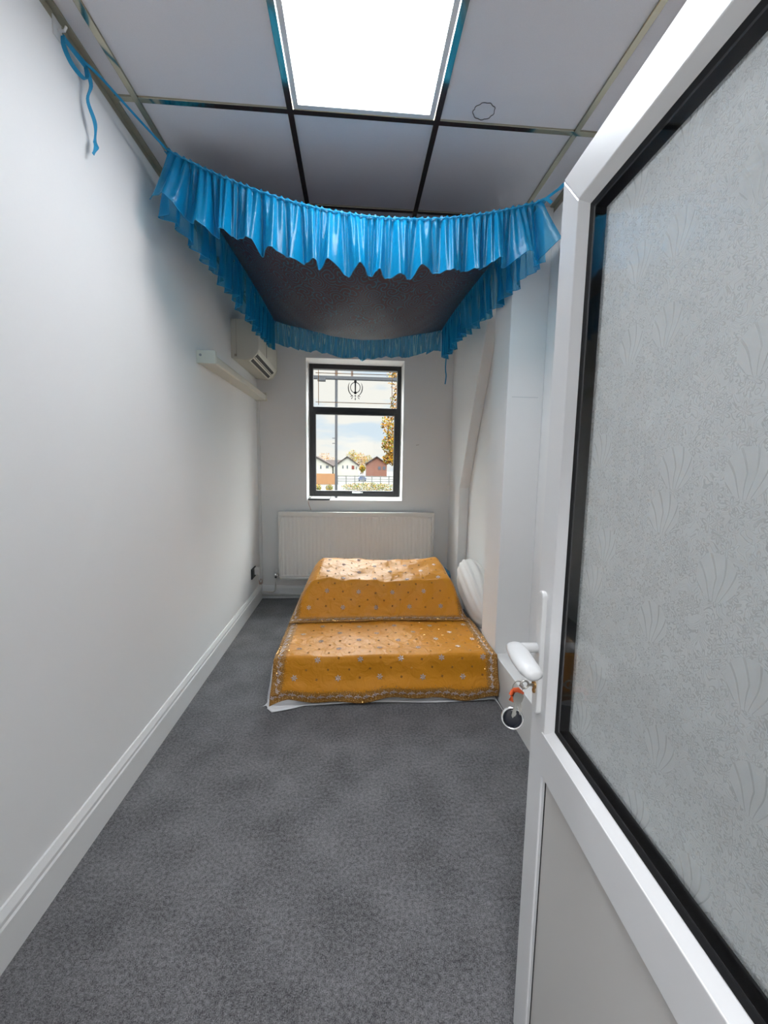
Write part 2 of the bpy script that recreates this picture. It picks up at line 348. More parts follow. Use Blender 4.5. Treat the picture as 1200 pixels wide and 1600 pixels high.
# boxed column and the low boxing that runs from it to the door
col = MB().box((.867, 2.32, 0), (XR, 2.585, HC)).build('trim_1', M['wall'], bevel=.004); tag(col, 'white boxed column on the right wall beside the bed', kind='structure')
g = MB().box((.895, 2.3195, 1.791), (1.05, 2.3202, 1.796)).build('panel_joint', mat('joint_line', (.70, .71, .71), .8), col)
fl = MB()
prof = [(3.765, 0), (3.765, 1.19), (3.28, 2.175), (2.97, HC), (YB, HC), (YB, 0)]
fl.prism(prof, .988, XR, 'x')
tag(fl.build('trim_2', M['wall'], bevel=.006), 'white flue boxing in the far right corner leaning out towards its top', kind='structure')
tag(MB().box((.866, YF, 0), (XR, 2.32, .25)).build('trim_3', M['gloss_white'], bevel=.003), 'low white pipe boxing along the right wall in front of the column', kind='structure')
# skirting
sk = MB().prism([(XL, 0), (XL+.02, 0), (XL+.02, .115), (XL+.016, .122), (XL+.016, .135), (XL+.006, .158), (XL, .16)], YF, YB, 'y')
tag(sk.build('baseboard_left', M['gloss_white']), kind='structure')
sk = MB().prism([(YB, 0), (YB-.02, 0), (YB-.02, .105), (YB-.012, .13), (YB, .135)], XL+.02, .988, 'x')
tag(sk.build('baseboard_back', M['gloss_white']), kind='structure')

# ---------------------------------------------------------------- ceiling: tiles, reflective grid bars, wall angles
gx = [-.871, -.271, .329, .929]; gy = [-1.764+.6*i for i in range(11)]
cl = MB(); xs = [-1.2]+gx+[1.4]; ys = [-1.9]+gy[:-1]+[4.47]
for i in range(len(xs)-1):
    for j in range(len(ys)-1):
        if i == 2 and abs(ys[j]-1.236) < .01: 
            continue
        cl.box((xs[i]+.002, ys[j]+.002, HC+.004), (xs[i+1]-.002, ys[j+1]-.002, HC+.02))
cl.box((-1.2, -1.9, HC+.09), (1.4, 4.47, HC+.14))
ceil = cl.build('ceiling', M['tile']); tag(ceil, kind='structure')
for x in gx: MB().box((x-.012, YF, HC-.004), (x+.012, YB, HC+.03)).build('grid_bar', M['brass'], ceil, bevel=.001)
for y in gy:
    if YF < y < YB: MB().box((XL, y-.012, HC-.0035), (XR, y+.012, HC+.029)).build('grid_bar', M['brass'], ceil, bevel=.001)
MB().box((XL, YF, HC-.004), (XL+.022, YB, HC+.004)).box((XL, YF, HC-.028), (XL+.0015, YB, HC)).build('wall_angle', M['angle_trim'], ceil)
MB().box((XR-.022, YF, HC-.004), (XR, YB, HC+.004)).box((XR-.0015, YF, HC-.028), (XR, YB, HC)).build('wall_angle', M['angle_trim'], ceil)
MB().box((XL, YB-.022, HC-.004), (XR, YB, HC+.004)).build('wall_angle', M['angle_trim'], ceil)
rg = MB(); pts = []
for i in range(40):
    a = 2*PI*i/40; r = .043+.002*math.sin(9*a)+random.uniform(-.001, .001)
    pts.append((.509+r*math.cos(a), 1.772+r*.92*math.sin(a), HC+.0035))
rg.tube(pts+[pts[0]], .0016, 6, cap=False); rg.build('cut_mark', mat('cut_mark_grey', (.10, .09, .09), .9), ceil)

lp = empty('ceiling_light', (.029, 1.536, HC), 'square flat ceiling panel light, switched on, above the foot of the room', 'ceiling light')
f = MB(); a0, a1, b0, b1 = -.255, .313, 1.252, 1.820
f.box((a0, b0, HC-.003), (a0+.02, b1, HC+.012)).box((a1-.02, b0, HC-.003), (a1, b1, HC+.012)).box((a0+.02, b0, HC-.003), (a1-.02, b0+.02, HC+.012)).box((a0+.02, b1-.02, HC-.003), (a1-.02, b1, HC+.012))
keep(f.build('frame', M['white_plastic']), lp)
keep(MB().box((a0+.02, b0+.02, HC+.001), (a1-.02, b1-.02, HC+.004)).build('diffuser', M['panel']), lp)

# ---------------------------------------------------------------- window
wn = empty('window_1', (0, 4.42, Z0), kind='structure')
def wpart(mb, name, m_, **k): return keep(mb.build(name, m_, **k), wn)
yA, yB_ = 4.40, 4.46
fx0, fx1, fz0, fz1 = -.484, .484, 1.05, 2.434
fr = MB().box((fx0, yA, fz0), (fx0+.04, yB_, fz1)).box((fx1-.04, yA, fz0), (fx1, yB_, fz1)).box((fx0+.04, yA, fz1-.048), (fx1-.04, yB_, fz1)).box((fx0+.04, yA, fz0), (fx1-.04, yB_, fz0+.035))
wpart(fr, 'frame', M['black_frame'], bevel=.003)
wpart(MB().box((fx0+.04, yA, 1.945), (fx1-.04, yB_, 1.998)), 'transom', M['black_frame'], bevel=.003)
sa = MB(); x0, x1, z0, z1 = fx0+.036, fx1-.036, fz0+.031, 1.95
for a, b in (((x0, z0), (x0+.03, z1)), ((x1-.03, z0), (x1, z1)), ((x0+.03, z0), (x1-.03, z0+.032)), ((x0+.03, z1-.03), (x1-.03, z1))):
    sa.box((a[0], yA-.008, a[1]), (b[0], yB_-.01, b[1]))
wpart(sa, 'sash', M['black_frame'], bevel=.003)
wpart(MB().box((-.442, 4.43, 1.996), (.442, 4.436, 2.388)), 'upper_pane', M['glass'])
wpart(MB().box((-.42, 4.43, 1.11), (.42, 4.436, 1.923)), 'lower_pane', M['glass'])
wpart(MB().box((-.03, yA-.03, 1.088), (.06, yA-.008, 1.106)).box((.0, yA-.04, 1.092), (.085, yA-.028, 1.102)), 'handle', M['white_plastic'], bevel=.003)
ll = MB(); q = .006
def strip(a, b): ll.box((min(a[0], b[0])-q/2, 4.426, min(a[1], b[1])-q/2), (max(a[0], b[0])+q/2, 4.43, max(a[1], b[1])+q/2))
strip((-.39, 2.05), (-.39, 2.349)); strip((.39, 2.05), (.39, 2.349)); strip((-.39, 2.05), (.39, 2.05)); strip((-.39, 2.349), (.39, 2.349))
for cx in (-.39, .39):
    for cz in (2.05, 2.349):
        sx_ = 1 if cx < 0 else -1; sz_ = 1 if cz < 2.2 else -1
        ll.box((min(cx, cx-sx_*.03), 4.427, cz-.003), (max(cx, cx-sx_*.03), 4.43, cz+.003)); ll.box((cx-.003, 4.427, min(cz, cz-sz_*.03)), (cx+.003, 4.43, max(cz, cz-sz_*.03)))
wpart(ll, 'lead_border', M['lead'])
# the emblem: upright double-edged sword, ring, two curved swords crossing below
em = MB(); ex, ez = -.002, 2.205; ye = 4.425
def plate(poly, th=.004): em.prism([(ex+x, ez+z) for x, z in poly], ye, ye+th, 'y')
plate([(0, .092), (.015, .070), (.008, .052), (.0065, -.036), (.016, -.046), (.012, -.060), (0, -.066), (-.012, -.060), (-.016, -.046), (-.0065, -.036), (-.008, .052), (-.015, .070)])
n_ = 32
for i in range(n_):
    a, b = 2*PI*i/n_, 2*PI*(i+1)/n_; r0, r1 = .0475, .0545
    plate([(r*math.cos(t), .004+r*1.06*math.sin(t)) for r, t in ((r0, a), (r1, a), (r1, b), (r0, b))])
ctl = [(-.060, .056), (-.070, .040), (-.077, .015), (-.077, -.012), (-.070, -.040), (-.056, -.062), (-.038, -.080), (-.024, -.092)]
wid = [.0012, .004, .0065, .008, .0085, .008, .006, .004]
for sgn in (-1, 1):
    for k in range(len(ctl)-1):
        (xa, za), (xb, zb) = ctl[k], ctl[k+1]; wa, wb_ = wid[k], wid[k+1]
        plate([(sgn*(xa-wa*.2), za), (sgn*(xa+wa), za), (sgn*(xb+wb_), zb), (sgn*(xb-wb_*.2), zb)])
    plate([(sgn*-.052, -.088), (sgn*-.028, -.074), (sgn*-.026, -.080), (sgn*-.050, -.094)])
    plate([(sgn*-.026, -.098), (sgn*-.033, -.096), (sgn*-.045, -.112), (sgn*-.040, -.116)])
plate([(-.010, -.080), (0, -.074), (.010, -.080), (0, -.092)]); plate([(-.004, -.098), (.004, -.098), (.004, -.108), (-.004, -.108)]); plate([(-.008, -.115), (0, -.110), (.008, -.115), (0, -.128)])
wpart(em, 'emblem', M['emblem'])
wpart(MB().box((W0, 4.10+YB-4.11, Z0-.001), (W1, yA, Z0+.004)), 'sill', M['gloss_white'])

# ---------------------------------------------------------------- radiator with its valve and pipe
ra = empty('radiator', (.03, 4.10, .23), 'long white ribbed panel radiator under the window', 'radiator')
rx0, rx1, rz0, rz1 = -.757, .81, .23, .915
def rib(x):
    p = (x-rx0-.03)/.0395; t = p-math.floor(p)
    return .0055*(.5+.5*math.cos(2*PI*t)) if .02 < x-rx0 < rx1-rx0-.02 else .012
b = MB(); nx = 420; rows = [rz0+.012, rz0+.03, rz0+.045, rz1-.055, rz1-.04, rz1-.03]
def rf_(u, v):
    x = rx0+(rx1-rx0)*u; j = int(round(v*5)); z = rows[j]
    d = rib(x) if j in (2, 3) else (.012 if j in (1, 4) else .010)
    return (x, 4.072-d, z)
b.grid(rf_, nx, 5)
b.box((rx0, 4.072, rz0+.012), (rx1, 4.085, rz1-.03))
keep(b.build('panel', M['radiator']), ra)
keep(MB().box((rx0, 4.055, rz1-.03), (rx1, 4.125, rz1)).box((rx0-.003, 4.055, rz0+.03), (rx0, 4.125, rz1)).box((rx1, 4.055, rz0+.03), (rx1+.003, 4.125, rz1)).build('casing', M['radiator'], bevel=.003), ra)
keep(MB().tube([(rx0+.006, 4.062, rz0+.006), (rx1-.006, 4.062, rz0+.006)], .011, 10).build('bottom_rail', M['radiator'], smooth=True), ra)
for x in (-.3, .4): keep(MB().tube([(x, 4.12, .55), (x, 4.168, .55)], .01).build('bracket', M['radiator']), ra)
v = keep(MB().tube([(rx0-.004, 4.09, .262), (-.80, 4.09, .262)], .011, 10).tube([(-.80, 4.09, .235), (-.80, 4.09, .29)], .014, 12).build('valve', M['chrome'], smooth=True), ra)
keep(MB().tube([(-.80, 4.09, .288), (-.80, 4.09, .292), (-.80, 4.09, .318), (-.80, 4.09, .322)], [.016, .019, .017, .012], 12).build('valve_cap', M['white_plastic'], smooth=True), ra)
pp = [(-.80, 4.09, .238), (-.80, 4.09, .16), (-.803, 4.10, .115), (-.815, 4.118, .088), (-.84, 4.128, .075), (-.965, 4.128, .075)]
keep(MB().tube(pp, .009, 10).build('supply_pipe', M['pipe'], smooth=True), ra)
keep(MB().tube([(-.965, 4.137, .04), (.98, 4.137, .04)], .011, 10).build('floor_pipe', M['pipe'], smooth=True), ra)

# ---------------------------------------------------------------- socket, plug and trunking in the far left corner
sk_ = empty('wall_socket', (XL, 3.87, .355), 'black-edged double wall socket low on the left wall near the far corner', 'socket')
keep(MB().box((XL, 3.79, .30), (XL+.009, 3.94, .40)).build('plate', M['dark'], bevel=.003), sk_)
keep(MB().box((XL+.009, 3.80, .31), (XL+.011, 3.93, .39)).build('insert', mat('socket_black', (.03, .03, .03), .4)), sk_)
pl = empty('plug', (XL+.03, 3.90, .36), 'white plug pushed into the wall socket by the corner', 'plug')
keep(MB().box((XL+.011, 3.865, .325), (XL+.055, 3.93, .395)).build('plug_body', M['white_plastic'], bevel=.008), pl)
cpts = [(XL+.04, 3.905, .327), (XL+.045, 3.93, .27), (XL+.042, 3.99, .22), (XL+.034, 4.06, .215), (XL+.03, 4.13, .25)]
keep(MB().tube(cpts, .0045, 8).build('flex', M['white_plastic'], smooth=True), pl)
tk = MB().box((XL, 4.135, .17), (XL+.025, YB, 2.05)).build('cable_trunking', M['gloss_white'], bevel=.002)
tag(tk, 'thin white cable trunking running up the far left corner', 'trunking')
jb = MB().box((XL, 4.09, .165), (XL+.03, 4.135, .215)).build('junction_box', mat('pinkish_tape', (.55, .42, .36), .6), bevel=.004)
tag(jb, 'small pinkish junction block at the foot of the corner trunking', 'junction box')

# ---------------------------------------------------------------- batten light on the left wall
bt = empty('batten_light', (XL, 3.3, 2.04), 'long cream fluorescent batten light fixed to the left wall, switched off', 'wall light')
keep(MB().box((XL, 2.66, 2.035), (XL+.05, 4.08, 2.075)).build('spine', M['white_plastic'], bevel=.003), bt)
df = MB(); prof = [(XL+.0, 2.005), (XL+.008, 2.0), (XL+.10, 2.0), (XL+.108, 2.008), (XL+.108, 2.045), (XL+.10, 2.055), (XL+.052, 2.07), (XL, 2.07)]
df.prism(prof, 2.66, 4.08, 'y'); keep(df.build('diffuser', M['cream_plastic'], bevel=.002), bt)
for y0, y1 in ((2.63, 2.664), (4.076, 4.105)):
    e = MB().box((XL, y0, 1.997), (XL+.113, y1, 2.075)); keep(e.build('end_cap', M['cream_end'], bevel=.003), bt)
sc = MB().tube([(XL+.025, 2.628, 2.045), (XL+.025, 2.632, 2.045)], .008, 12); keep(sc.build('screw', M['steel_grey']), bt)

# ---------------------------------------------------------------- air conditioner on the left wall
ac = empty('air_conditioner', (XL, 3.75, 2.35), 'cream wall mounted air conditioner in the far left corner under the canopy', 'air conditioner')
ay0, ay1 = 3.35, 4.12; ax0, ax1 = XL, -.762
body = MB().prism([(ax0, 2.212), (ax0+.12, 2.20), (ax0+.165, 2.215), (ax1-.012, 2.258), (ax1, 2.285), (ax1, 2.47), (ax1-.02, 2.50), (ax0, 2.50)], ay0+.012, ay1-.012, 'y')
keep(body.build('body', M['cream_plastic'], bevel=.004), ac)
for y0, y1 in ((ay0, ay0+.013), (ay1-.013, ay1)):
    e = MB().prism([(ax0, 2.208), (ax0+.12, 2.196), (ax0+.168, 2.211), (ax1-.010, 2.252), (ax1+.004, 2.283), (ax1+.004, 2.472), (ax1-.018, 2.504), (ax0, 2.504)], y0, y1, 'y')
    keep(e.build('end_panel', M['cream_plastic'], bevel=.004), ac)
keep(MB().box((ax0+.040, ay0-.0015, 2.235), (ax0+.0425, ay0+.001, 2.495)).box((ax0+.026, ay0-.004, 2.222), (ax0+.044, ay0+.001, 2.240)).build('panel_seam', mat('seam_brown', (.42, .36, .28), .6)), ac)
keep(MB().box((ax1-.001, ay0+.30, 2.288), (ax1+.002, ay0+.304, 2.49)).build('front_seam', M['dark']), ac)
# outlet: a slanted dark slot with louvre blades along the lower front edge
s0 = Vector((ax1-.006, 0, 2.262)); s1 = Vector((ax0+.135, 0, 2.196)); nv = Vector((.55, 0, -.83)).normalized()
def slot(t0, t1, ya, yb, d0, d1):
    o = MB(); A = s0.lerp(s1, t0); B = s0.lerp(s1, t1); vv = []
    for y in (ya, yb):
        for d in (d0, d1):
            for p in (A, B): vv.append((p.x+nv.x*d, y, p.z+nv.z*d))
    return o.add(vv, [(0, 1, 3, 2), (4, 6, 7, 5), (0, 4, 5, 1), (2, 3, 7, 6), (0, 2, 6, 4), (1, 5, 7, 3)])
keep(slot(-.05, 1.02, ay0+.008, ay1-.06, -.004, .004).build('outlet_frame', M['cream_end'], bevel=.002), ac)
keep(slot(.10, .93, ay0+.03, ay1-.10, .0, .006).build('outlet', M['dark']), ac)
keep(slot(.40, .46, ay0+.035, ay1-.10, .006, .010).build('louvre', M['cream_end']), ac)
keep(slot(.05, .12, ay0+.02, ay1-.08, .004, .012).build('louvre', M['cream_end']), ac)

# ---------------------------------------------------------------- book on the window sill
bk = empty('notebook', (-.37, 4.27, Z0+.004), 'thin closed notebook with pale top and dark edges lying on the window sill', 'notebook')
keep(MB().prism([(-.475, 4.135), (-.275, 4.135), (-.255, 4.148), (-.255, 4.385), (-.475, 4.385)], Z0+.005, Z0+.020, 'z').build('cover', M['book_cover'], bevel=.003), bk)
keep(MB().prism([(-.455, 4.148), (-.282, 4.148), (-.262, 4.16), (-.262, 4.38), (-.455, 4.38)], Z0+.0202, Z0+.024, 'z').build('top_sheet', M['page'], bevel=.001), bk)
cb = [(-.465, 4.14, Z0+.012), (-.468, 4.125, Z0+.004), (-.469, 4.155, Z0-.01), (-.465, 4.163, Z0-.04), (-.452, 4.164, Z0-.075), (-.445, 4.165, Z0-.10)]
cb = [(-.468, 4.138, Z0+.010), (-.470, 4.128, Z0+.002), (-.470, 4.128, Z0-.015), (-.465, 4.138, Z0-.045), (-.453, 4.15, Z0-.075), (-.447, 4.16, Z0-.10)]
keep(MB().tube(cb, .002, 6).build('page_marker', M['cord_red'], smooth=True), bk)

# ---------------------------------------------------------------- canopy
cn = empty('canopy', (0, 2.9, 2.5), 'bright blue gathered organza canopy with maroon brocade centre tied up under the ceiling', 'canopy')
FL = Vector((-.826, 2.00, 2.742)); FR = Vector((.861, 1.97, 2.618)); BL = Vector((-.722, 3.80, 2.652)); BR = Vector((.780, 3.80, 2.628))
def edge(a, b, sag): return lambda t: a.lerp(b, t)+Vector((0, 0, -sag*4*t*(1-t)))
eF = edge(FL, FR, .166); eB = edge(BL, BR, .10); eL0 = edge(FL, BL, .05); eR0 = edge(FR, BR, .05)
eL = lambda t: eL0(t)+Vector((.05*4*t*(1-t), 0, 0)); eR = lambda t: eR0(t)-Vector((.06*4*t*(1-t), 0, 0))
def cloth(u, v_):
    p = eF(u)*(1-v_)+eB(u)*v_+eL(v_)*(1-u)+eR(v_)*u-(FL*(1-u)*(1-v_)+FR*u*(1-v_)+BL*(1-u)*v_+BR*u*v_)
    p.z -= .145*16*u*(1-u)*v_*(1-v_)
    p.z += .004*math.sin(u*37+v_*5)*math.sin(v_*23)*min(1, 8*u*(1-u))
    return p
nu, nv_ = 70, 70
mb = MB().grid(cloth, nu, nv_)
keep(mb.build('canopy_cloth', M['brocade'], smooth=True, uv=[(i/nu*1.75, j/nv_*1.8) for j in range(nv_+1) for i in range(nu+1)], solid=.002), cn)
def ruffle(ef, outward, length, width, seed, flare=.02, amp=.030, left_flare=0, right_flare=0):
    rnd = random.Random(seed); n = int(width*230); rows = 16; out = Vector(outward).normalized()
    # fine pleats under the gathering, widening into broad soft folds at the hem
    def series(wids):
        ph_ = []; x = -.1
        while x < width+.3: ph_.append(x); x += rnd.choice(wids)*rnd.uniform(.85, 1.15)
        return ph_
    ph = series((.034, .042, .05, .062, .078)); am = [rnd.uniform(.6, 1.2)*(1 if k % 2 else -1) for k in range(len(ph))]
    ph2 = series((.012, .015, .019, .024)); am2 = [rnd.uniform(.4, 1.2)*(1 if k % 2 else -1) for k in range(len(ph2))]
    ln = [rnd.uniform(-.032, .032) for _ in ph]
    def lerp_(arr, s, ph=ph):
        lo, hi = 0, len(ph)-1
        while hi-lo > 1:
            md = (lo+hi)//2
            if ph[md] <= s: lo = md
            else: hi = md
        t = min(1, max(0, (s-ph[lo])/(ph[hi]-ph[lo]))); t = t*t*(3-2*t); return arr[lo]*(1-t)+arr[hi]*t
    shift = [rnd.uniform(-.014, .014) for _ in ph]
    vv = []; tan_all = (ef(1)-ef(0)).normalized()
    for j in range(rows+1):
        v = j/rows
        for i in range(n+1):
            t = i/n; s = t*width; p = ef(t); tn = (ef(min(1, t+.01))-ef(max(0, t-.01))).normalized()
            if j == 0:      # the little frill above the gathering cord
                p = p+Vector((0, 0, .012+.005*math.sin(s*190)))+out*.004*math.sin(s*260)
            else:
                v_ = (j-1)/(rows-1); k = v_**.8
                a = lerp_(am, s)*amp*k + lerp_(am2, s, ph2)*.016*(1-v_*.55)*min(1, v_*6+.25)
                le = length*(1+.5*lerp_(ln, s)/.1*.6)
                fe = 0; sd_ = 0
                if left_flare: q = max(0, 1-t/.10); fe += q; sd_ -= left_flare*q*v_
                if right_flare: q = max(0, 1-(1-t)/.10); sd_ += right_flare*q*v_
                p = p+Vector((0, 0, -le*v_*(1-.12*abs(sd_)/.1 if sd_ else 1)))+out*(.006+flare*v_+a)+tn*(lerp_(shift, s)*v_+sd_)
            vv.append(p)
    ff = [(j*(n+1)+i, j*(n+1)+i+1, (j+1)*(n+1)+i+1, (j+1)*(n+1)+i) for j in range(rows) for i in range(n)]
    o = MB().add(vv, ff).build('ruffle', M['organza'], smooth=True); keep(o, cn)
    hem = MB().tube(vv[rows*(n+1):], .0019, 5); h = hem.build('hem', M['hem'], smooth=True)
    h.parent = o; h.matrix_parent_inverse = Matrix.Identity(4)
    cd_ = MB().tube([p+out*.007 for p in vv[(n+1):2*(n+1)]], .003, 6); c_ = cd_.build('gathering_cord', M['ribbon'], smooth=True)
    c_.parent = o; c_.matrix_parent_inverse = Matrix.Identity(4)
    return o
ruffle(eF, (0, -1, 0), .245, 1.85, 3, flare=.03, amp=.046, left_flare=.09, right_flare=.07)
ruffle(eB, (0, 1, 0), .185, 1.55, 5, flare=.0, amp=.036)
ruffle(eL, (-1, 0, 0), .245, 1.85, 8, flare=.022, amp=.034)
ruffle(eR, (1, 0, 0), .245, 1.75, 11, flare=.022, amp=.034)
# tie ribbons
def rib_(pts, wd, wv=(0, 0, 1)):
    fine = []
    P_ = [Vector(p) for p in pts]
    for i in range(len(P_)-1):
        p0 = P_[max(0, i-1)]; p1 = P_[i]; p2 = P_[i+1]; p3 = P_[min(len(P_)-1, i+2)]
        for k in range(6):
            t = k/6; fine.append(.5*((2*p1)+(p2-p0)*t+(2*p0-5*p1+4*p2-p3)*t*t+(3*p1-p0-3*p2+p3)*t**3))
    fine.append(P_[-1])
    return keep(MB().ribbon(fine, wd, wv, .0008).build('tie_ribbon', M['ribbon'], smooth=False), cn)
hook = Vector((-.957, 1.555, 2.765))
rib_([FL+Vector((0, .0, .004)), FL.lerp(hook, .35)+Vector((.004, 0, -.004)), FL.lerp(hook, .7), (-.944, 1.63, 2.762), hook], .011)
rib_([hook, (-.950, 1.545, 2.725), (-.938, 1.562, 2.688), (-.928, 1.60, 2.682), (-.930, 1.625, 2.705), (-.944, 1.645, 2.755)], .014, (1, 0, .3))
rib_([hook+Vector((0, 0, -.004)), (-.948, 1.585, 2.752), (-.944, 1.625, 2.752), (-.944, 1.648, 2.757)], .016, (.2, .3, 1))
rib_([(-.944, 1.645, 2.758), (-.934, 1.652, 2.705), (-.944, 1.645, 2.65), (-.934, 1.662, 2.59), (-.946, 1.678, 2.545), (-.936, 1.664, 2.515), (-.940, 1.650, 2.48)], [.014+.006*math.sin(k*.5) for k in range(37)], (.3, 1, 0))
hk2 = Vector((1.066, 1.95, 2.775))
rib_([FR+Vector((0, 0, .004)), FR.lerp(hk2, .5), hk2], .012)
rib_([FR.lerp(hk2, .35), FR.lerp(hk2, .42)+Vector((.0, -.01, .0)), FR.lerp(hk2, .55)+Vector((.0, -.012, -.012))], .018)
rib_([FR+Vector((-.03, 0, -.008)), FR+Vector((.01, -.012, .004)), FR+Vector((.035, -.015, -.012))], .016)
hk3 = Vector((-.955, 3.98, 2.72)); rib_([BL, BL.lerp(hk3, .5), hk3], .012)
hk4 = Vector((.975, 3.98, 2.70)); rib_([BR, BR.lerp(hk4, .5), hk4], .012)
rib_([BR+Vector((.045, .03, -.05)), BR+Vector((.055, .03, -.20)), BR+Vector((.052, .03, -.33)), BR+Vector((.060, .03, -.40)), BR+Vector((.053, .03, -.475))], .011, (1, 0, 0))
hm = M['steel_grey']
for nm, h_, lb in (('wall_hook', hook, 'small white wall hook holding the near left canopy ribbon'),):
    o = MB().tube([(XL, h_.y-.01, h_.z+.005), (h_.x+.012, h_.y-.01, h_.z+.005), (h_.x+.018, h_.y-.01, h_.z+.018)], .004, 8).box((XL, h_.y-.03, h_.z-.02), (XL+.004, h_.y+.01, h_.z+.035)).build(nm, M['gloss_white'])
    tag(o, lb, 'hook')

# ---------------------------------------------------------------- floor bed: mattress, sheet, two cloths, cushion
mt = MB().box((-.445, 2.315, .003), (.835, 3.98, .245)).build('mattress', mat('mattress_white', (.75, .75, .75), .8), bevel=.03, seg=3)
tag(mt, 'low white mattress on the carpet under the orange cloths', 'mattress')
sh = MB()
# sheet: top surface with left drop, front drop and right drop
def sheet(u, v):
    # unfold: s across (-.27..1.28+.27), t along (-.27 .. 1.68)
    s = -.262+u*(1.30+.262+.262); t = -.29+v*(1.70+.29)
    dz = 0; x = s; y = t
    wob = .006*math.sin(s*17)+.005*math.sin(t*13+1)
    dl = max(0, -s); dr = max(0, s-1.30); dfr = max(0, -t)
    if dl > 0: x = -.014*min(1, dl/.05)-.15*dl*(1+.4*math.sin(t*9)) ; dz += dl
    if dr > 0: x = 1.30+.006*min(1, dr/.05)+.02*dr; dz += dr
    if dfr > 0: y = -.018*min(1, dfr/.05)-.10*dfr*(1+.35*math.sin(s*7+1)); dz += dfr
    if dfr > 0 and s < .17: y -= .06*max(0, 1-abs(s)/.17)*(dfr/.29)**2; x -= .02*max(0, 1-abs(s)/.1)*(dfr/.29)**2
    zz = .256-dz
    if zz < .006:
        over = .006-zz; zz = .006
        if dl > 0 and dfr > 0: x -= over*.06; y -= over*.16
        elif dl > 0: x -= min(.01, over*.1)
        elif dfr > 0: y -= over*.9
    elif zz > .2: zz += wob*.4
    return (-.455+x, 2.305+y, zz)
sh.grid(sheet, 92, 100)
tag(sh.build('bed_sheet', M['sheet'], smooth=True, solid=.003, offset=1), 'white sheet spread over the low mattress, hem showing below the orange cloth', 'sheet')

EMB = {}
def cloth_with_embroidery(name, surf, W_, V_, label, nu, nv, matname, seed, hang=False):
    uvs = [(i/nu*W_, j/nv*V_) for j in range(nv+1) for i in range(nu+1)]
    mb = MB().grid(lambda a, b: surf(a*W_, b*V_), nu, nv)
    o = mb.build(name, satin(matname, W_), smooth=True, uv=uvs, solid=.0025, offset=1)
    tag(o, label, 'cloth', 'orange embroidered cloths on the floor bed')
    rnd = random.Random(seed); e = MB()
    def frame(u, v):
        P0 = Vector(surf(u, v)); du = Vector(surf(u+.004, v))-P0; dv = Vector(surf(u, v+.004))-P0
        if du.length < 1e-6 or dv.length < 1e-6: return None
        du.normalize(); n = du.cross(dv)
        if n.length < 1e-6: return None
        n.normalize(); dv = n.cross(du); return P0+n*.0045, du, dv, n
    def petal(fr, cx, cy, ang, le, wd, mi):
        P0, du, dv, n = fr; c, s = math.cos(ang), math.sin(ang)
        def pt(a, b, h): 
            x = cx+a*c-b*s; y = cy+a*s+b*c; return P0+du*x+dv*y+n*h
        e.add([pt(0, 0, .0005), pt(le*.55, -wd/2, .0008), pt(le, 0, .0005), pt(le*.55, wd/2, .0008), pt(le*.5, 0, .0032)], [(0, 1, 4), (1, 2, 4), (2, 3, 4), (3, 0, 4)], mi)
    def star(u, v, r, mi=0):
        fr = frame(u, v)
        if not fr: return
        a0 = rnd.uniform(0, 6)
        for k in range(6): petal(fr, 0, 0, a0+k*PI/3, r, r*.46, mi)
        petal(fr, -.002, 0, 0, .004, .004, 1)
    def dot(u, v, r, mi):
        fr = frame(u, v)
        if not fr: return
        for k in range(4): petal(fr, 0, 0, .4+k*PI/2, r, r*.7, mi)
    # field: staggered stars with little dots between
    sp_ = .245; row = 0; v = .135
    while v < V_-.03:
        u = .13+(sp_/2 if row % 2 else 0)
        while u < W_-.09:
            star(u+rnd.uniform(-.006, .006), v, .0205); dot(u+sp_/2, v+rnd.uniform(-.01, .01), .009, 2) if u+sp_/2 < W_-.09 else 0
            dot(u+sp_/4, v+.055, .008, 2 if rnd.random() < .7 else 1) if u+sp_/4 < W_-.09 else 0; dot(u-sp_/4, v+.055, .008, 2 if rnd.random() < .7 else 1) if u-sp_/4 > .09 else 0
            u += sp_
        v += .112; row += 1
    # border: a scroll of leaves and drops
    def scroll(a, b, along_u):
        k = 0; s = a
        while s < b:
            def pos(o_, d): return (o_, d) if along_u == 'u' else ((d, o_) if along_u == 'l' else (W_-d, o_))
            up = PI/2 if along_u == 'u' else (0 if along_u == 'l' else PI)
            fr = frame(*pos(s, .030))
            if fr:
                for da, le in ((0, .030), (.55, .024), (-.55, .024)): petal(fr, 0, 0, up+da, le, .010, 0)
                petal(fr, 0, 0, up+PI, .010, .006, 1)
            fr = frame(*pos(s+.026, .036))
            if fr:
                t_ = 0 if along_u == 'u' else PI/2
                petal(fr, 0, 0, t_+.5, .026, .0085, 0); petal(fr, 0, 0, t_+PI-.5, .026, .0085, 0); petal(fr, 0, 0, t_-.4, .018, .007, 0)
            for _ in range(6):
                fr = frame(*pos(s+rnd.uniform(0, .05), rnd.choice((rnd.uniform(.006, .02), rnd.uniform(.006, .02), rnd.uniform(.050, .082)))))
                if fr: petal(fr, 0, 0, rnd.uniform(0, 6), .0075, .0065, 1)
            s += .052
    scroll(.02, W_-.02, 'u'); scroll(.07, V_-.03, 'l'); scroll(.07, V_-.03, 'r')
    em_ = e.build('embroidery', [M['silver'], M['gold'], M['brownthread']], parent=o)
    em_['label'] = 'silver and gold embroidered stars and border'
    return o

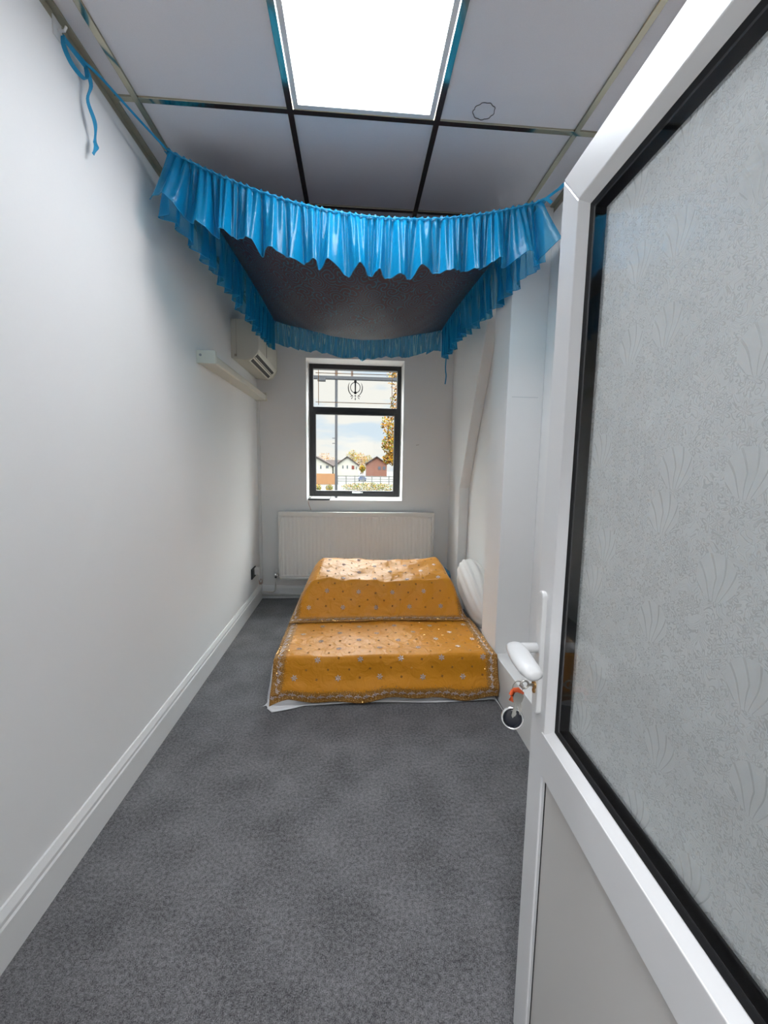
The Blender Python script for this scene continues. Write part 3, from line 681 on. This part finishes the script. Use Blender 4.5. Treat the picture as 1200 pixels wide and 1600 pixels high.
def lower(u, v):
    # u 0..1.33 across; v 0 at the front hem, .235 at the fold, then along the top
    x = -.462+u; hem = .03+.012*math.sin(u*9+.8)+.008*math.sin(u*21)-.03*max(0, 1-u/.10)
    fold = .262
    if v < fold:
        t = v/fold; z = hem+(.272-hem)*t
        bulge = .014*math.sin(u*11+2)*math.sin(PI*t)+.006*math.sin(u*31+v*18)*math.sin(PI*t)
        y = 2.262-.045*(1-t)**1.4+bulge*.6-.02*math.exp(-((t-.25)/.18)**2)
        zz = z
        if t > .88: q = (t-.88)/.12; y += .008*q
    else:
        d = v-fold; y = 2.27+d; zz = .273+.003*math.sin(u*13+d*9)+.002*math.sin(d*30)
    # the sides roll over the mattress edges
    k = max(0, .05-u)/.05
    if v > fold: zz -= .012*k*k
    x -= .02*max(0, 1-v/fold)*(1 if u < .7 else -.0)*max(0, 1-u/.4)
    k2 = max(0, u-1.27)/.06
    if v > fold: zz -= .008*k2*k2
    return (x, y, zz)
cloth_with_embroidery('embroidered_cloth', lower, 1.325, .86, 'flat orange embroidered cloth covering the foot of the bed down to the carpet', 110, 100, 'orange_satin_lower', 21)

MX0, MX1 = -.455, .835
def upper(u, v):
    # u 0..1.30, v 0 at the front hem running back and up over the mound
    x = MX0+u/1.30*(MX1-MX0); c = u/1.30
    # profile along v: flat hem on the bed, steep front, crest, gentle rise, drop behind
    prof_ = [(0, 2.775, .282), (.05, 2.815, .284), (.075, 2.832, .30), (.30, 2.945, .50), (.335, 2.968, .525), (.40, 3.03, .542), (.70, 3.32, .600), (.76, 3.38, .592), (.84, 3.43, .53), (.98, 3.47, .40)]
    for (a, y0, z0), (b, y1, z1) in zip(prof_[:-1], prof_[1:]):
        if a <= v <= b or b == .98:
            t = min(1, max(0, (v-a)/(b-a))); y = y0+(y1-y0)*t; z = z0+(z1-z0)*t; break
    h = z-.275
    # side fall-off, narrowing towards the top
    edge_l = .045+.125*min(1, h/.33); edge_r = .955-.07*min(1, h/.33)
    w_ = 1
    if c < edge_l: w_ = max(0, min(1, 1-((edge_l-c)/max(.03, edge_l*.92))**1.9))
    if c > edge_r: w_ = max(0, min(1, 1-((c-edge_r)/max(.03, (1-edge_r)*.92))**1.9))
    z = .279+h*w_
    if h > .02: z += .010*math.sin(u*6+.5)*w_*min(1, h/.2)
    wr = .004*math.sin(u*23+v*9)+.003*math.sin(u*41-v*17)
    y += wr*(1 if h > .03 else .3)-.012*math.sin(u*5+1)*(1-min(1, v/.2))
    if v > .33: z += (.003*math.sin(v*31+u*7)+.003*math.sin(u*19-v*27)+.002*math.sin(u*37+v*12))*w_
    # left front corner strays out onto the sheet
    return (x, y, z)
cloth_with_embroidery('embroidered_cloth', upper, 1.30, .98, 'orange embroidered cloth draped over the raised mound at the middle of the bed', 110, 110, 'orange_satin_upper', 33)

# cushion by the wall
cu = MB()
def cush(u, v):
    a = 2*PI*u; b_ = PI*(v-.5); k = math.cos(b_); s = math.sin(b_)
    def sg(t, p): return math.copysign(abs(t)**p, t)
    pl_ = 1+.05*math.sin(a*13+2*s)*(abs(k)**.5)
    x = .105*sg(math.cos(a), .8)*sg(k, .7)*pl_; y = .33*sg(s, .85); z = .165*sg(math.sin(a), .8)*sg(k, .7)*pl_
    # lean against the wall, droop towards the near end
    z += -.035*(1 if y < 0 else .3)*((y/.33)**2) ; x += .15*max(0, z)*.3
    return (.945+x-.05*min(0, -y)*0, 3.02+y, .435+z+y*.25)
cu.grid(cush, 60, 30)
tag(cu.build('cushion', M['cushion'], smooth=True, weld=True), 'white pleated cushion between the orange mound and the right wall', 'cushion')
bs = MB().grid(lambda u, v: (.765+.10*u, 3.50+.10*v, .495+.018*math.sin(u*6+v*4)-.07*u), 14, 14)
bs.grid(lambda u, v: (.765+.10*u, 3.50-.01*v, (.495+.018*math.sin(u*6)-.07*u)*(1-v)+.30*v), 14, 8)
tag(bs.build('folded_scarf', M['blue_scarf'], smooth=True, solid=.006), 'small dark blue patterned scarf tucked behind the white cushion', 'scarf')

# ---------------------------------------------------------------- the door, open along the right side
dr = empty('door_1', (.4042, .8342, 0), kind='structure')
dr.rotation_euler = (0, 0, 0)
# local frame: l = distance from the lock edge towards the hinge, d = depth away from the room, z up
tx = Vector((-.0398, -1, 0)).normalized(); nx_ = Vector((1, -.0398, 0)).normalized(); O_ = Vector((.4042, .8342, .1949)); DU = .86      # door unit: lengths below are in units of 0.86 m
def dpt(l, d, z): return O_+(tx*l+nx_*d+Vector((0, 0, z)))*DU
def dbox(mb, l0, l1, d0, d1, z0, z1, mi=0):
    mb.add([dpt(l, d, z) for z in (z0, z1) for l, d in ((l0, d0), (l1, d0), (l1, d1), (l0, d1))], [(0, 3, 2, 1), (4, 5, 6, 7), (0, 1, 5, 4), (1, 2, 6, 5), (2, 3, 7, 6), (3, 0, 4, 7)], mi); return mb
DL = .85; DTZ = 2.043; TH = .062; SW = .080
def dpart(mb, name, m_, **k): return keep(mb.build(name, m_, **k), dr)
def mitre(mb, pts8):  # eight corners: four of the front, four of the back
    mb.add(pts8, [(0, 1, 2, 3), (7, 6, 5, 4), (0, 4, 5, 1), (1, 5, 6, 2), (2, 6, 7, 3), (3, 7, 4, 0)]); return mb
ZB = -.213; RZ0, RZ1 = .635, .742
def memb(outer0, outer1, inner1, inner0):
    a = [dpt(l, 0, z) for l, z in (outer0, outer1, inner1, inner0)]; b_ = [dpt(l, TH, z) for l, z in (outer0, outer1, inner1, inner0)]
    return mitre(MB(), a+b_)
IT = DTZ-.088
dpart(memb((0, ZB), (0, DTZ), (SW, IT), (SW, ZB)), 'lock_stile', M['upvc'], bevel=.003)
dpart(memb((DL, DTZ), (DL, ZB), (DL-SW, ZB), (DL-SW, IT)), 'hinge_stile', M['upvc'], bevel=.003)
dpart(memb((0, DTZ), (DL, DTZ), (DL-SW, IT), (SW, IT)), 'top_rail', M['upvc'], bevel=.003)
dpart(memb((DL-SW, ZB), (SW, ZB), (SW, ZB+.09), (DL-SW, ZB+.09)), 'bottom_rail', M['upvc'], bevel=.003)
mr = MB(); dbox(mr, SW-.012, DL-SW+.012, -.002, TH, RZ0, RZ1); dpart(mr, 'middle_rail', M['upvc'], bevel=.002)
# glazing bead: chamfer from the face down to the glass, four mitred sides
def bead(l0, l1, z0, z1, w_, dep, name, m_, d_start=0.0):
    o = MB(); A = [(l0, z0), (l1, z0), (l1, z1), (l0, z1)]; B = [(l0+w_, z0+w_), (l1-w_, z0+w_), (l1-w_, z1-w_), (l0+w_, z1-w_)]
    for i in range(4):
        j = (i+1) % 4
        q_ = [dpt(A[i][0], d_start, A[i][1]), dpt(A[j][0], d_start, A[j][1]), dpt(B[j][0], dep, B[j][1]), dpt(B[i][0], dep, B[i][1])]
        bk_ = [dpt(A[i][0], dep+.02, A[i][1]), dpt(A[j][0], dep+.02, A[j][1]), dpt(B[j][0], dep+.02, B[j][1]), dpt(B[i][0], dep+.02, B[i][1])]
        mitre(o, q_+bk_)
    return dpart(o, name, m_)
bead(SW, DL-SW, RZ1, IT, .019, .018, 'glazing_bead', M['upvc'])
g0, g1, h0, h1 = SW+.019, DL-SW-.019, RZ1+.019, IT-.019
bead(g0, g1, h0, h1, .013, .020, 'gasket', M['black'], d_start=.016)
sp0 = .013
spc = MB()
dbox(spc, g0, g0+sp0, .021, .05, h0, h1); dbox(spc, g1-sp0, g1, .021, .05, h0, h1); dbox(spc, g0, g1, .021, .05, h0, h0+sp0); dbox(spc, g0, g1, .021, .05, h1-sp0, h1)
dpart(spc, 'glazing_spacer', M['black'])
pn = MB(); dbox(pn, g0+.004, g1-.004, .019, .0215, h0+.004, h1-.004); dpart(pn, 'front_pane', M['glass'])
rp = MB(); q4 = [(g0+sp0, h0+sp0), (g1-sp0, h0+sp0), (g1-sp0, h1-sp0), (g0+sp0, h1-sp0)]
rp.add([dpt(l, .044, z) for l, z in q4], [(0, 1, 2, 3)])
rpo = dpart(rp, 'patterned_pane', M['frosted'], uv=q4)
lpn = MB(); dbox(lpn, SW+.012, DL-SW-.012, .006, .05, ZB+.09, RZ0); dpart(lpn, 'lower_panel', M['upvc_panel'])
lb = MB(); dbox(lb, SW-.001, SW+.012, .004, .05, ZB+.09, RZ0); dpart(lb, 'panel_bead', M['upvc'])
lg = MB(); dbox(lg, SW+.0115, SW+.0150, .0045, .02, ZB+.09, RZ0); dpart(lg, 'panel_gasket', M['black'])
# handle: long rounded plate, neck, lever
hp = MB(); pl0, pl1 = .022, .054; pz0, pz1 = .772, 1.092; poly = []
for k in range(13):
    a = PI*k/12; poly.append(((pl0+pl1)/2+.016*math.cos(a), pz1-.016+.016*math.sin(a)))
for k in range(13):
    a = PI+PI*k/12; poly.append(((pl0+pl1)/2+.016*math.cos(a), pz0+.016+.016*math.sin(a)))
k_ = len(poly); vv = [dpt(l, -.012, z) for l, z in poly]+[dpt(l, .001, z) for l, z in poly]
hp.add(vv, [tuple(range(k_)), tuple(range(k_, 2*k_))[::-1]]+[(i, k_+i, k_+(i+1) % k_, (i+1) % k_) for i in range(k_)])
hpl = dpart(hp, 'handle_plate', M['white_plastic'], bevel=.003)
lv = MB(); zc_ = .945
neck = [dpt(.036, -.010, zc_), dpt(.036, -.045, zc_), dpt(.038, -.055, zc_), dpt(.046, -.064, zc_)]
lv.tube(neck, [.0105, .0105, .011, .012], 16)
lpts = [dpt(.028, -.060, zc_), dpt(.035, -.065, zc_), dpt(.06, -.068, zc_-.001), dpt(.10, -.070, zc_-.003), dpt(.135, -.069, zc_-.006), dpt(.158, -.066, zc_-.008), dpt(.163, -.065, zc_-.008)]
lv.tube(lpts, [.008, .0135, .015, .0152, .0145, .011, .005], 20, flat=1.5)
hl = lv.build('lever', M['white_plastic'], smooth=True); hl.parent = hpl; hl.matrix_parent_inverse = Matrix.Identity(4)
ky = MB(); ky.add([], []); ky.tube([dpt(.037, -.010, .848), dpt(.037, -.016, .848)], .0085, 16); ky.tube([dpt(.037, -.010, .832), dpt(.037, -.016, .832)], .005, 12)
kc = ky.build('lock_cylinder', M['brasskey'], smooth=False); kc.parent = hpl; kc.matrix_parent_inverse = Matrix.Identity(4)

# ---------------------------------------------------------------- the bunch of keys in the lock
kb = empty('key_bunch', tuple(dpt(.037, -.02, .848)), 'bunch of keys with orange tag and round fob hanging from the door lock', 'keys')
def kp(mb, name, m_, **k): return keep(mb.build(name, m_, **k), kb)
k1 = MB(); dbox(k1, .0355, .0385, -.030, -.014, .844, .851)
kc_ = dpt(.037, -.038, .848)
k1.torus(kc_, .0085, .0022, tuple(tx), 24, 8)
kp(k1, 'lock_key', M['keysteel'])
rc = dpt(.040, -.056, .842)
kp(MB().torus(rc, .0135, .0011, (.25, -.95, .15), 32, 6).tube([dpt(.037, -.046, .846), dpt(.038, -.052, .846)], .0018, 6), 'split_ring', M['keysteel'])
tg = MB(); tcn = dpt(.046, -.064, .826)
tg.tube([tcn+Vector((-.006, 0, .012)), tcn+Vector((-.010, -.002, .004)), tcn+Vector((-.008, -.002, -.008)), tcn+Vector((-.003, -.002, -.013))], [.004, .007, .007, .004], 10, flat=.6)
tg.tube([tcn+Vector((-.006, 0, .011)), tcn+Vector((.004, -.002, .012)), tcn+Vector((.016, -.002, .003))], [.005, .006, .004], 10, flat=.6)
kp(tg, 'orange_tag', M['orange_plastic'], smooth=True)
def hung_key(c, ang, le, name='hung_key'):
    o = MB(); c = Vector(c); ax_ = Vector((math.sin(ang), -.15, -math.cos(ang))).normalized(); sd_ = Vector((math.cos(ang), 0, math.sin(ang)))
    nn = ax_.cross(sd_).normalized(); vv = []; poly_ = [(-.010, 0), (-.011, .010), (-.006, .020), (-.0035, .022), (-.0035, le), (.0, le+.004), (.003, le-.002), (.0015, le-.006), (.003, le-.01), (.0015, le-.015), (.0035, le-.019), (.0035, .022), (.006, .020), (.011, .010), (.010, 0), (.004, -.004), (-.004, -.004)]
    for h in (-.001, .001): vv += [c+sd_*a+ax_*b+nn*h for a, b in poly_]
    k = len(poly_); o.add(vv, [tuple(range(k))[::-1], tuple(range(k, 2*k))]+[(i, (i+1) % k, k+(i+1) % k, k+i) for i in range(k)])
    return kp(o, name, M['keysteel'])
hung_key(tcn+Vector((.006, -.004, .004)), -.28, .048); hung_key(tcn+Vector((.008, .004, .002)), .12, .050); hung_key(tcn+Vector((.004, .0, .004)), -.12, .046)
fc = dpt(.046, -.068, .763); fa = Vector((-.30, -.93, .22)).normalized()
fob = MB(); fob.torus(fc, .0215, .0026, tuple(fa), 40, 8); fo_ = kp(fob, 'fob_ring', M['chrome'], smooth=True)
disc = MB(); a_ = fa.orthogonal().normalized(); b2 = fa.cross(a_); vv = []
rad = [.0, .012, .018, .0205]; hh = [.004, .0035, .002, 0]
for r_, h_ in list(zip(rad, hh))[1:]: vv += [fc+fa*h_+(a_*math.cos(2*PI*k/32)+b2*math.sin(2*PI*k/32))*r_ for k in range(32)]
vv += [fc+fa*.004, fc-fa*.003]; ff = []
for i in range(2):
    for k in range(32): ff.append((i*32+k, i*32+(k+1) % 32, (i+1)*32+(k+1) % 32, (i+1)*32+k))
for k in range(32): ff.append((96, (k+1) % 32, k)); ff.append((97, 64+k, 64+(k+1) % 32))
kp(disc.add(vv, ff), 'fob_disc', M['fob_black'], smooth=True)

# ---------------------------------------------------------------- outside the window
GZ = -2.0
M['ground'] = mat('pale_tarmac', (.055, .054, .050), spec=.04, rough=.9, noise=(.3, .15))
tag(MB().box((-70, 4.6, GZ-.2), (70, 220, GZ)).build('ground_outside', M['ground']), 'pale ground outside the window', 'ground')
bpy.data.objects['ground_outside']['kind'] = 'structure'
cf = empty('outdoor_gantry', (-.30, 6.5, GZ), 'grey steel post and cross beams just outside the window', 'gantry')
po = keep(MB().box((-.318, 6.48, GZ), (-.278, 6.52, 2.95)).build('post', M['post_grey'], bevel=.003), cf)
for z in (1.80, 1.72): keep(MB().box((-.36, 6.49, z), (-.318, 6.50, z+.01)).build('step', M['post_grey']), cf)
keep(MB().box((-1.6, 6.47, 2.705), (1.6, 6.53, 2.755)).build('cross_beam', M['post_grey'], bevel=.003), cf)
keep(MB().box((-1.6, 6.47, 2.845), (1.6, 6.53, 2.875)).build('cross_beam', M['post_grey'], bevel=.003), cf)
for x in (-.298, -.055): keep(MB().box((x-.016, 6.475, 2.755), (x+.016, 6.515, 2.845)).build('bracket', M['brown_bracket']), cf)
keep(MB().box((-.58, 6.40, 2.66), (-.46, 6.47, 2.70)).build('lamp_box', M['post_grey'], bevel=.004), cf)

def leaves(mb, c, rad, n, size, rnd, mis=(0,)):
    for _ in range(n):
        while True:
            p = Vector((rnd.uniform(-1, 1), rnd.uniform(-1, 1), rnd.uniform(-1, 1)))
            if .2 < p.length < 1: break
        p = Vector((p.x*rad[0], p.y*rad[1], p.z*rad[2]))+Vector(c)
        d = Vector((rnd.uniform(-1, 1), rnd.uniform(-1, 1), rnd.uniform(-1, 1))).normalized(); e = d.orthogonal().normalized()*size*rnd.uniform(.5, 1); d = d*size*rnd.uniform(.7, 1.3)
        q_ = d.cross(e)*.15
        mb.add([p-d*.5, p+e*.4+q_, p+d*.5, p-e*.4+q_], [(0, 1, 2, 3)], rnd.choice(mis))
ly = mat('leaf_yellow', (.155, .072, .003), spec=.04, rough=.7); lgm = mat('leaf_green', (.062, .068, .006), spec=.04, rough=.7); lo_ = mat('leaf_orange', (.13, .05, .007), spec=.04, rough=.7); ldk = mat('leaf_dark', (.03, .04, .008), spec=.04, rough=.7); bark = mat('bark', (.16, .12, .09), spec=.04, rough=.9)
def tree(base, h, crowns, mats, label, seed, size, n, group=None, trunk=.12):
    rnd = random.Random(seed); t = empty('tree', base, label, 'tree', group)
    b0 = Vector(base); tr_ = MB().tube([b0, b0+Vector((.02*h, 0, h*.4)), b0+Vector((0, .02*h, h*.75))], [trunk, trunk*.8, trunk*.35], 8)
    for c, r_ in crowns: tr_.tube([b0+Vector((0, 0, h*.45)), b0.lerp(Vector(c), .6)+Vector((0, 0, h*.15)), Vector(c)], [trunk*.5, trunk*.3, trunk*.12], 6)
    keep(tr_.build('trunk', bark, smooth=True), t); lf = MB()
    for c, r_ in crowns: leaves(lf, c, r_, n, size, rnd, tuple(range(len(mats))))
    keep(lf.build('foliage', mats), t)
tree((3.0, 22, GZ), 9, [((2.1, 22, 3.6), (.75, .9, .8)), ((2.05, 22, 2.5), (.65, .8, .6)), ((2.2, 22, 1.75), (.75, .7, .35)), ((2.6, 22.3, 4.8), (.75, 1, 1.0)), ((2.4, 22, 6.2), (.75, 1, .9)), ((3.4, 22.5, 5.2), (1.3, 1.3, 1.6)), ((3.6, 22.4, 3), (1.2, 1.2, 1.2))], [ly, ly, lgm, lo_], 'autumn tree with yellow leaves at the right edge of the window view', 4, .15, 700)
yr = [ly, lgm, ly]
tr_list = [((-11, 150, GZ), 8.2, 3.4, [ly, ly, lo_], 'yellow tree behind the white houses at the left of the window'), ((-1.0, 160, GZ), 9.5, 2.0, [lgm, ly], 'tall yellow green tree behind the middle white house'),
           ((2.2, 150, GZ), 8.0, 2.1, [ly, lgm, lo_], 'rounded orange green tree right of the middle white house'), ((5.2, 160, GZ), 7.4, 2.0, [lgm, ly], 'low green tree behind the brick house'), ((2.15, 117, GZ), 3.3, .65, [ly, lgm], 'small yellow tree between white house and brick house'), ((-7.4, 163, GZ), 5.8, 2.2, [lgm, ly], 'dull green tree seen in the gap between the white houses')]
for i, (b0, h, r_, ms, lb_) in enumerate(tr_list):
    tree(b0, h, [((b0[0]+dx*r_, b0[1], b0[2]+h-r_*k), (r_*.75, r_*.75, r_*(1.0 if k > 1 else .8))) for dx, k in ((0, .8), (-.6, 1.5), (.6, 1.5), (0, 2.2))], ms, lb_, 50+i, .42, 150, 'trees behind the houses', .18)

wht = mat('white_render', (.20, .195, .17), spec=.04, rough=.85); brk = mat('brick', (.095, .046, .034), spec=.04, rough=.9, noise=(6, .2)); roofm = mat('roof_tile', (.03, .024, .022), spec=.04, rough=.9); wd_ = mat('house_window', (.03, .035, .045), .3); redc = mat('red_brown_panel', (.08, .022, .015), spec=.04, rough=.7)
def house(x0, x1, y0, y1, ze, zr, ridge, wall_m, label, wins, group=None, red=None):
    t = empty('house', ((x0+x1)/2, y0, GZ), label, 'house', group)
    if ridge == 'gable':
        xm = (x0+x1)/2
        keep(MB().prism([(x0, GZ), (x1, GZ), (x1, ze), (xm, zr), (x0, ze)], y0, y1, 'y').build('wall', wall_m), t)
        r_ = MB(); o = .35
        r_.prism([(x0-o, ze-.25), (xm, zr+.05), (xm, zr+.3), (x0-o, ze)], y0-.5, y1+.5, 'y'); r_.prism([(x1+o, ze-.25), (xm, zr+.05), (xm, zr+.3), (x1+o, ze)], y0-.5, y1+.5, 'y')
    else:
        keep(MB().box((x0, y0, GZ), (x1, y1, ze)).build('wall', wall_m), t)
        r_ = MB().prism([(y0-.4, ze-.1), ((y0+y1)/2, zr), (y1+.4, ze-.1)], x0-.2, x1+.2, 'x')
    keep(r_.build('roof', roofm), t)
    for (wx, wz, ww, wh) in wins: keep(MB().box((wx-ww/2, y0-.06, wz-wh/2), (wx+ww/2, y0+.05, wz+wh/2)).build('window', wd_), t)
    if red: keep(MB().box((red[0], y0-.07, red[2]), (red[1], y0+.05, red[3])).build('red_window', redc), t)
    return t
house(-16.5, -6.75, 120, 130, 1.1, 3.6, 'gable', wht, 'white gabled house at the left edge of the window view', [(-10.0, .65, .35, .9), (-8.3, .75, .35, .8), (-7.9, .75, .3, .8)], 'houses outside the window')
house(-5.6, 1.0, 122, 132, 1.4, 3.7, 'gable', wht, 'white gabled house right of the grey post', [(-3.6, .75, .35, .9), (-2.3, .75, .35, .9), (.4, .5, .25, .8)], 'houses outside the window', (-1.0, -.2, 0.1, 1.2))
house(-9.5, -4.0, 136, 142, 1.3, 3.0, 'side', wht, 'low roofed house between the two white gabled houses', [], 'houses outside the window')
house(3.4, 9.4, 120, 128, 1.9, 3.75, 'gable', brk, 'red brick gabled house at the right of the window view', [(7.2, .6, .8, 1.0), (8.6, .6, .8, 1.0)], 'houses outside the window')
brick_o = mat('orange_brick', (.15, .08, .04), spec=.04, rough=.9, noise=(3, .12))
tag(MB().box((-12, 70, GZ), (-3.4, 70.4, -.16)).build('brick_wall', brick_o), 'orange brick boundary wall left of the grey post', 'wall')
fnm = mat('pale_fence', (.075, .074, .070), spec=.04, rough=.8)
fe = empty('fence', (2.5, 71, GZ), 'pale post and rail fence beyond the hedge', 'fence')
keep(MB().box((-3.2, 71, -.62), (9, 71.1, -.5)).box((-3.2, 71, -1.1), (9, 71.1, -1.0)).box((-3.2, 71, -1.5), (9, 71.1, -1.4)).build('rail', fnm), fe)
for k in range(9): keep(MB().box((-3.1+1.5*k, 70.95, GZ), (-2.95+1.5*k, 71.15, -.42)).build('post', fnm), fe)
hg = MB(); rnd = random.Random(9)
leaves(hg, (1.8, 50, -1.35), (3.6, .6, .62), 1500, .16, rnd, (0, 1, 2)); leaves(hg, (-3.1, 50, -1.45), (.5, .5, .45), 260, .16, rnd, (0, 1, 2)); leaves(hg, (-4.5, 50, -1.45), (.45, .5, .45), 220, .16, rnd, (0, 1, 2))
hgo = hg.build('hedge', [lgm, ldk, ly]); tag(hgo, 'loose green hedge along the bottom of the window view', 'hedge')
cr_ = empty('car', (1.5, 85, GZ), 'dark blue car parked beyond the fence', 'car')
carm = mat('car_blue', (.018, .03, .066), .5)
cyy = 85
body_ = MB().prism([(.75, -1.75), (2.35, -1.75), (2.4, -1.25), (2.1, -1.1), (1.95, -.72), (1.15, -.72), (.98, -1.1), (.7, -1.25)], cyy, cyy+4, 'y'); keep(body_.build('body', carm, bevel=.05), cr_)
keep(MB().prism([(1.05, -1.08), (2.05, -1.08), (1.9, -.78), (1.2, -.78)], cyy-.02, cyy, 'y').build('windscreen', wd_), cr_)
for x in (.9, 2.2):
    keep(MB().tube([(x-.1, cyy+.7, -1.7), (x+.1, cyy+.7, -1.7)], .3, 14).build('wheel', M['black']), cr_)
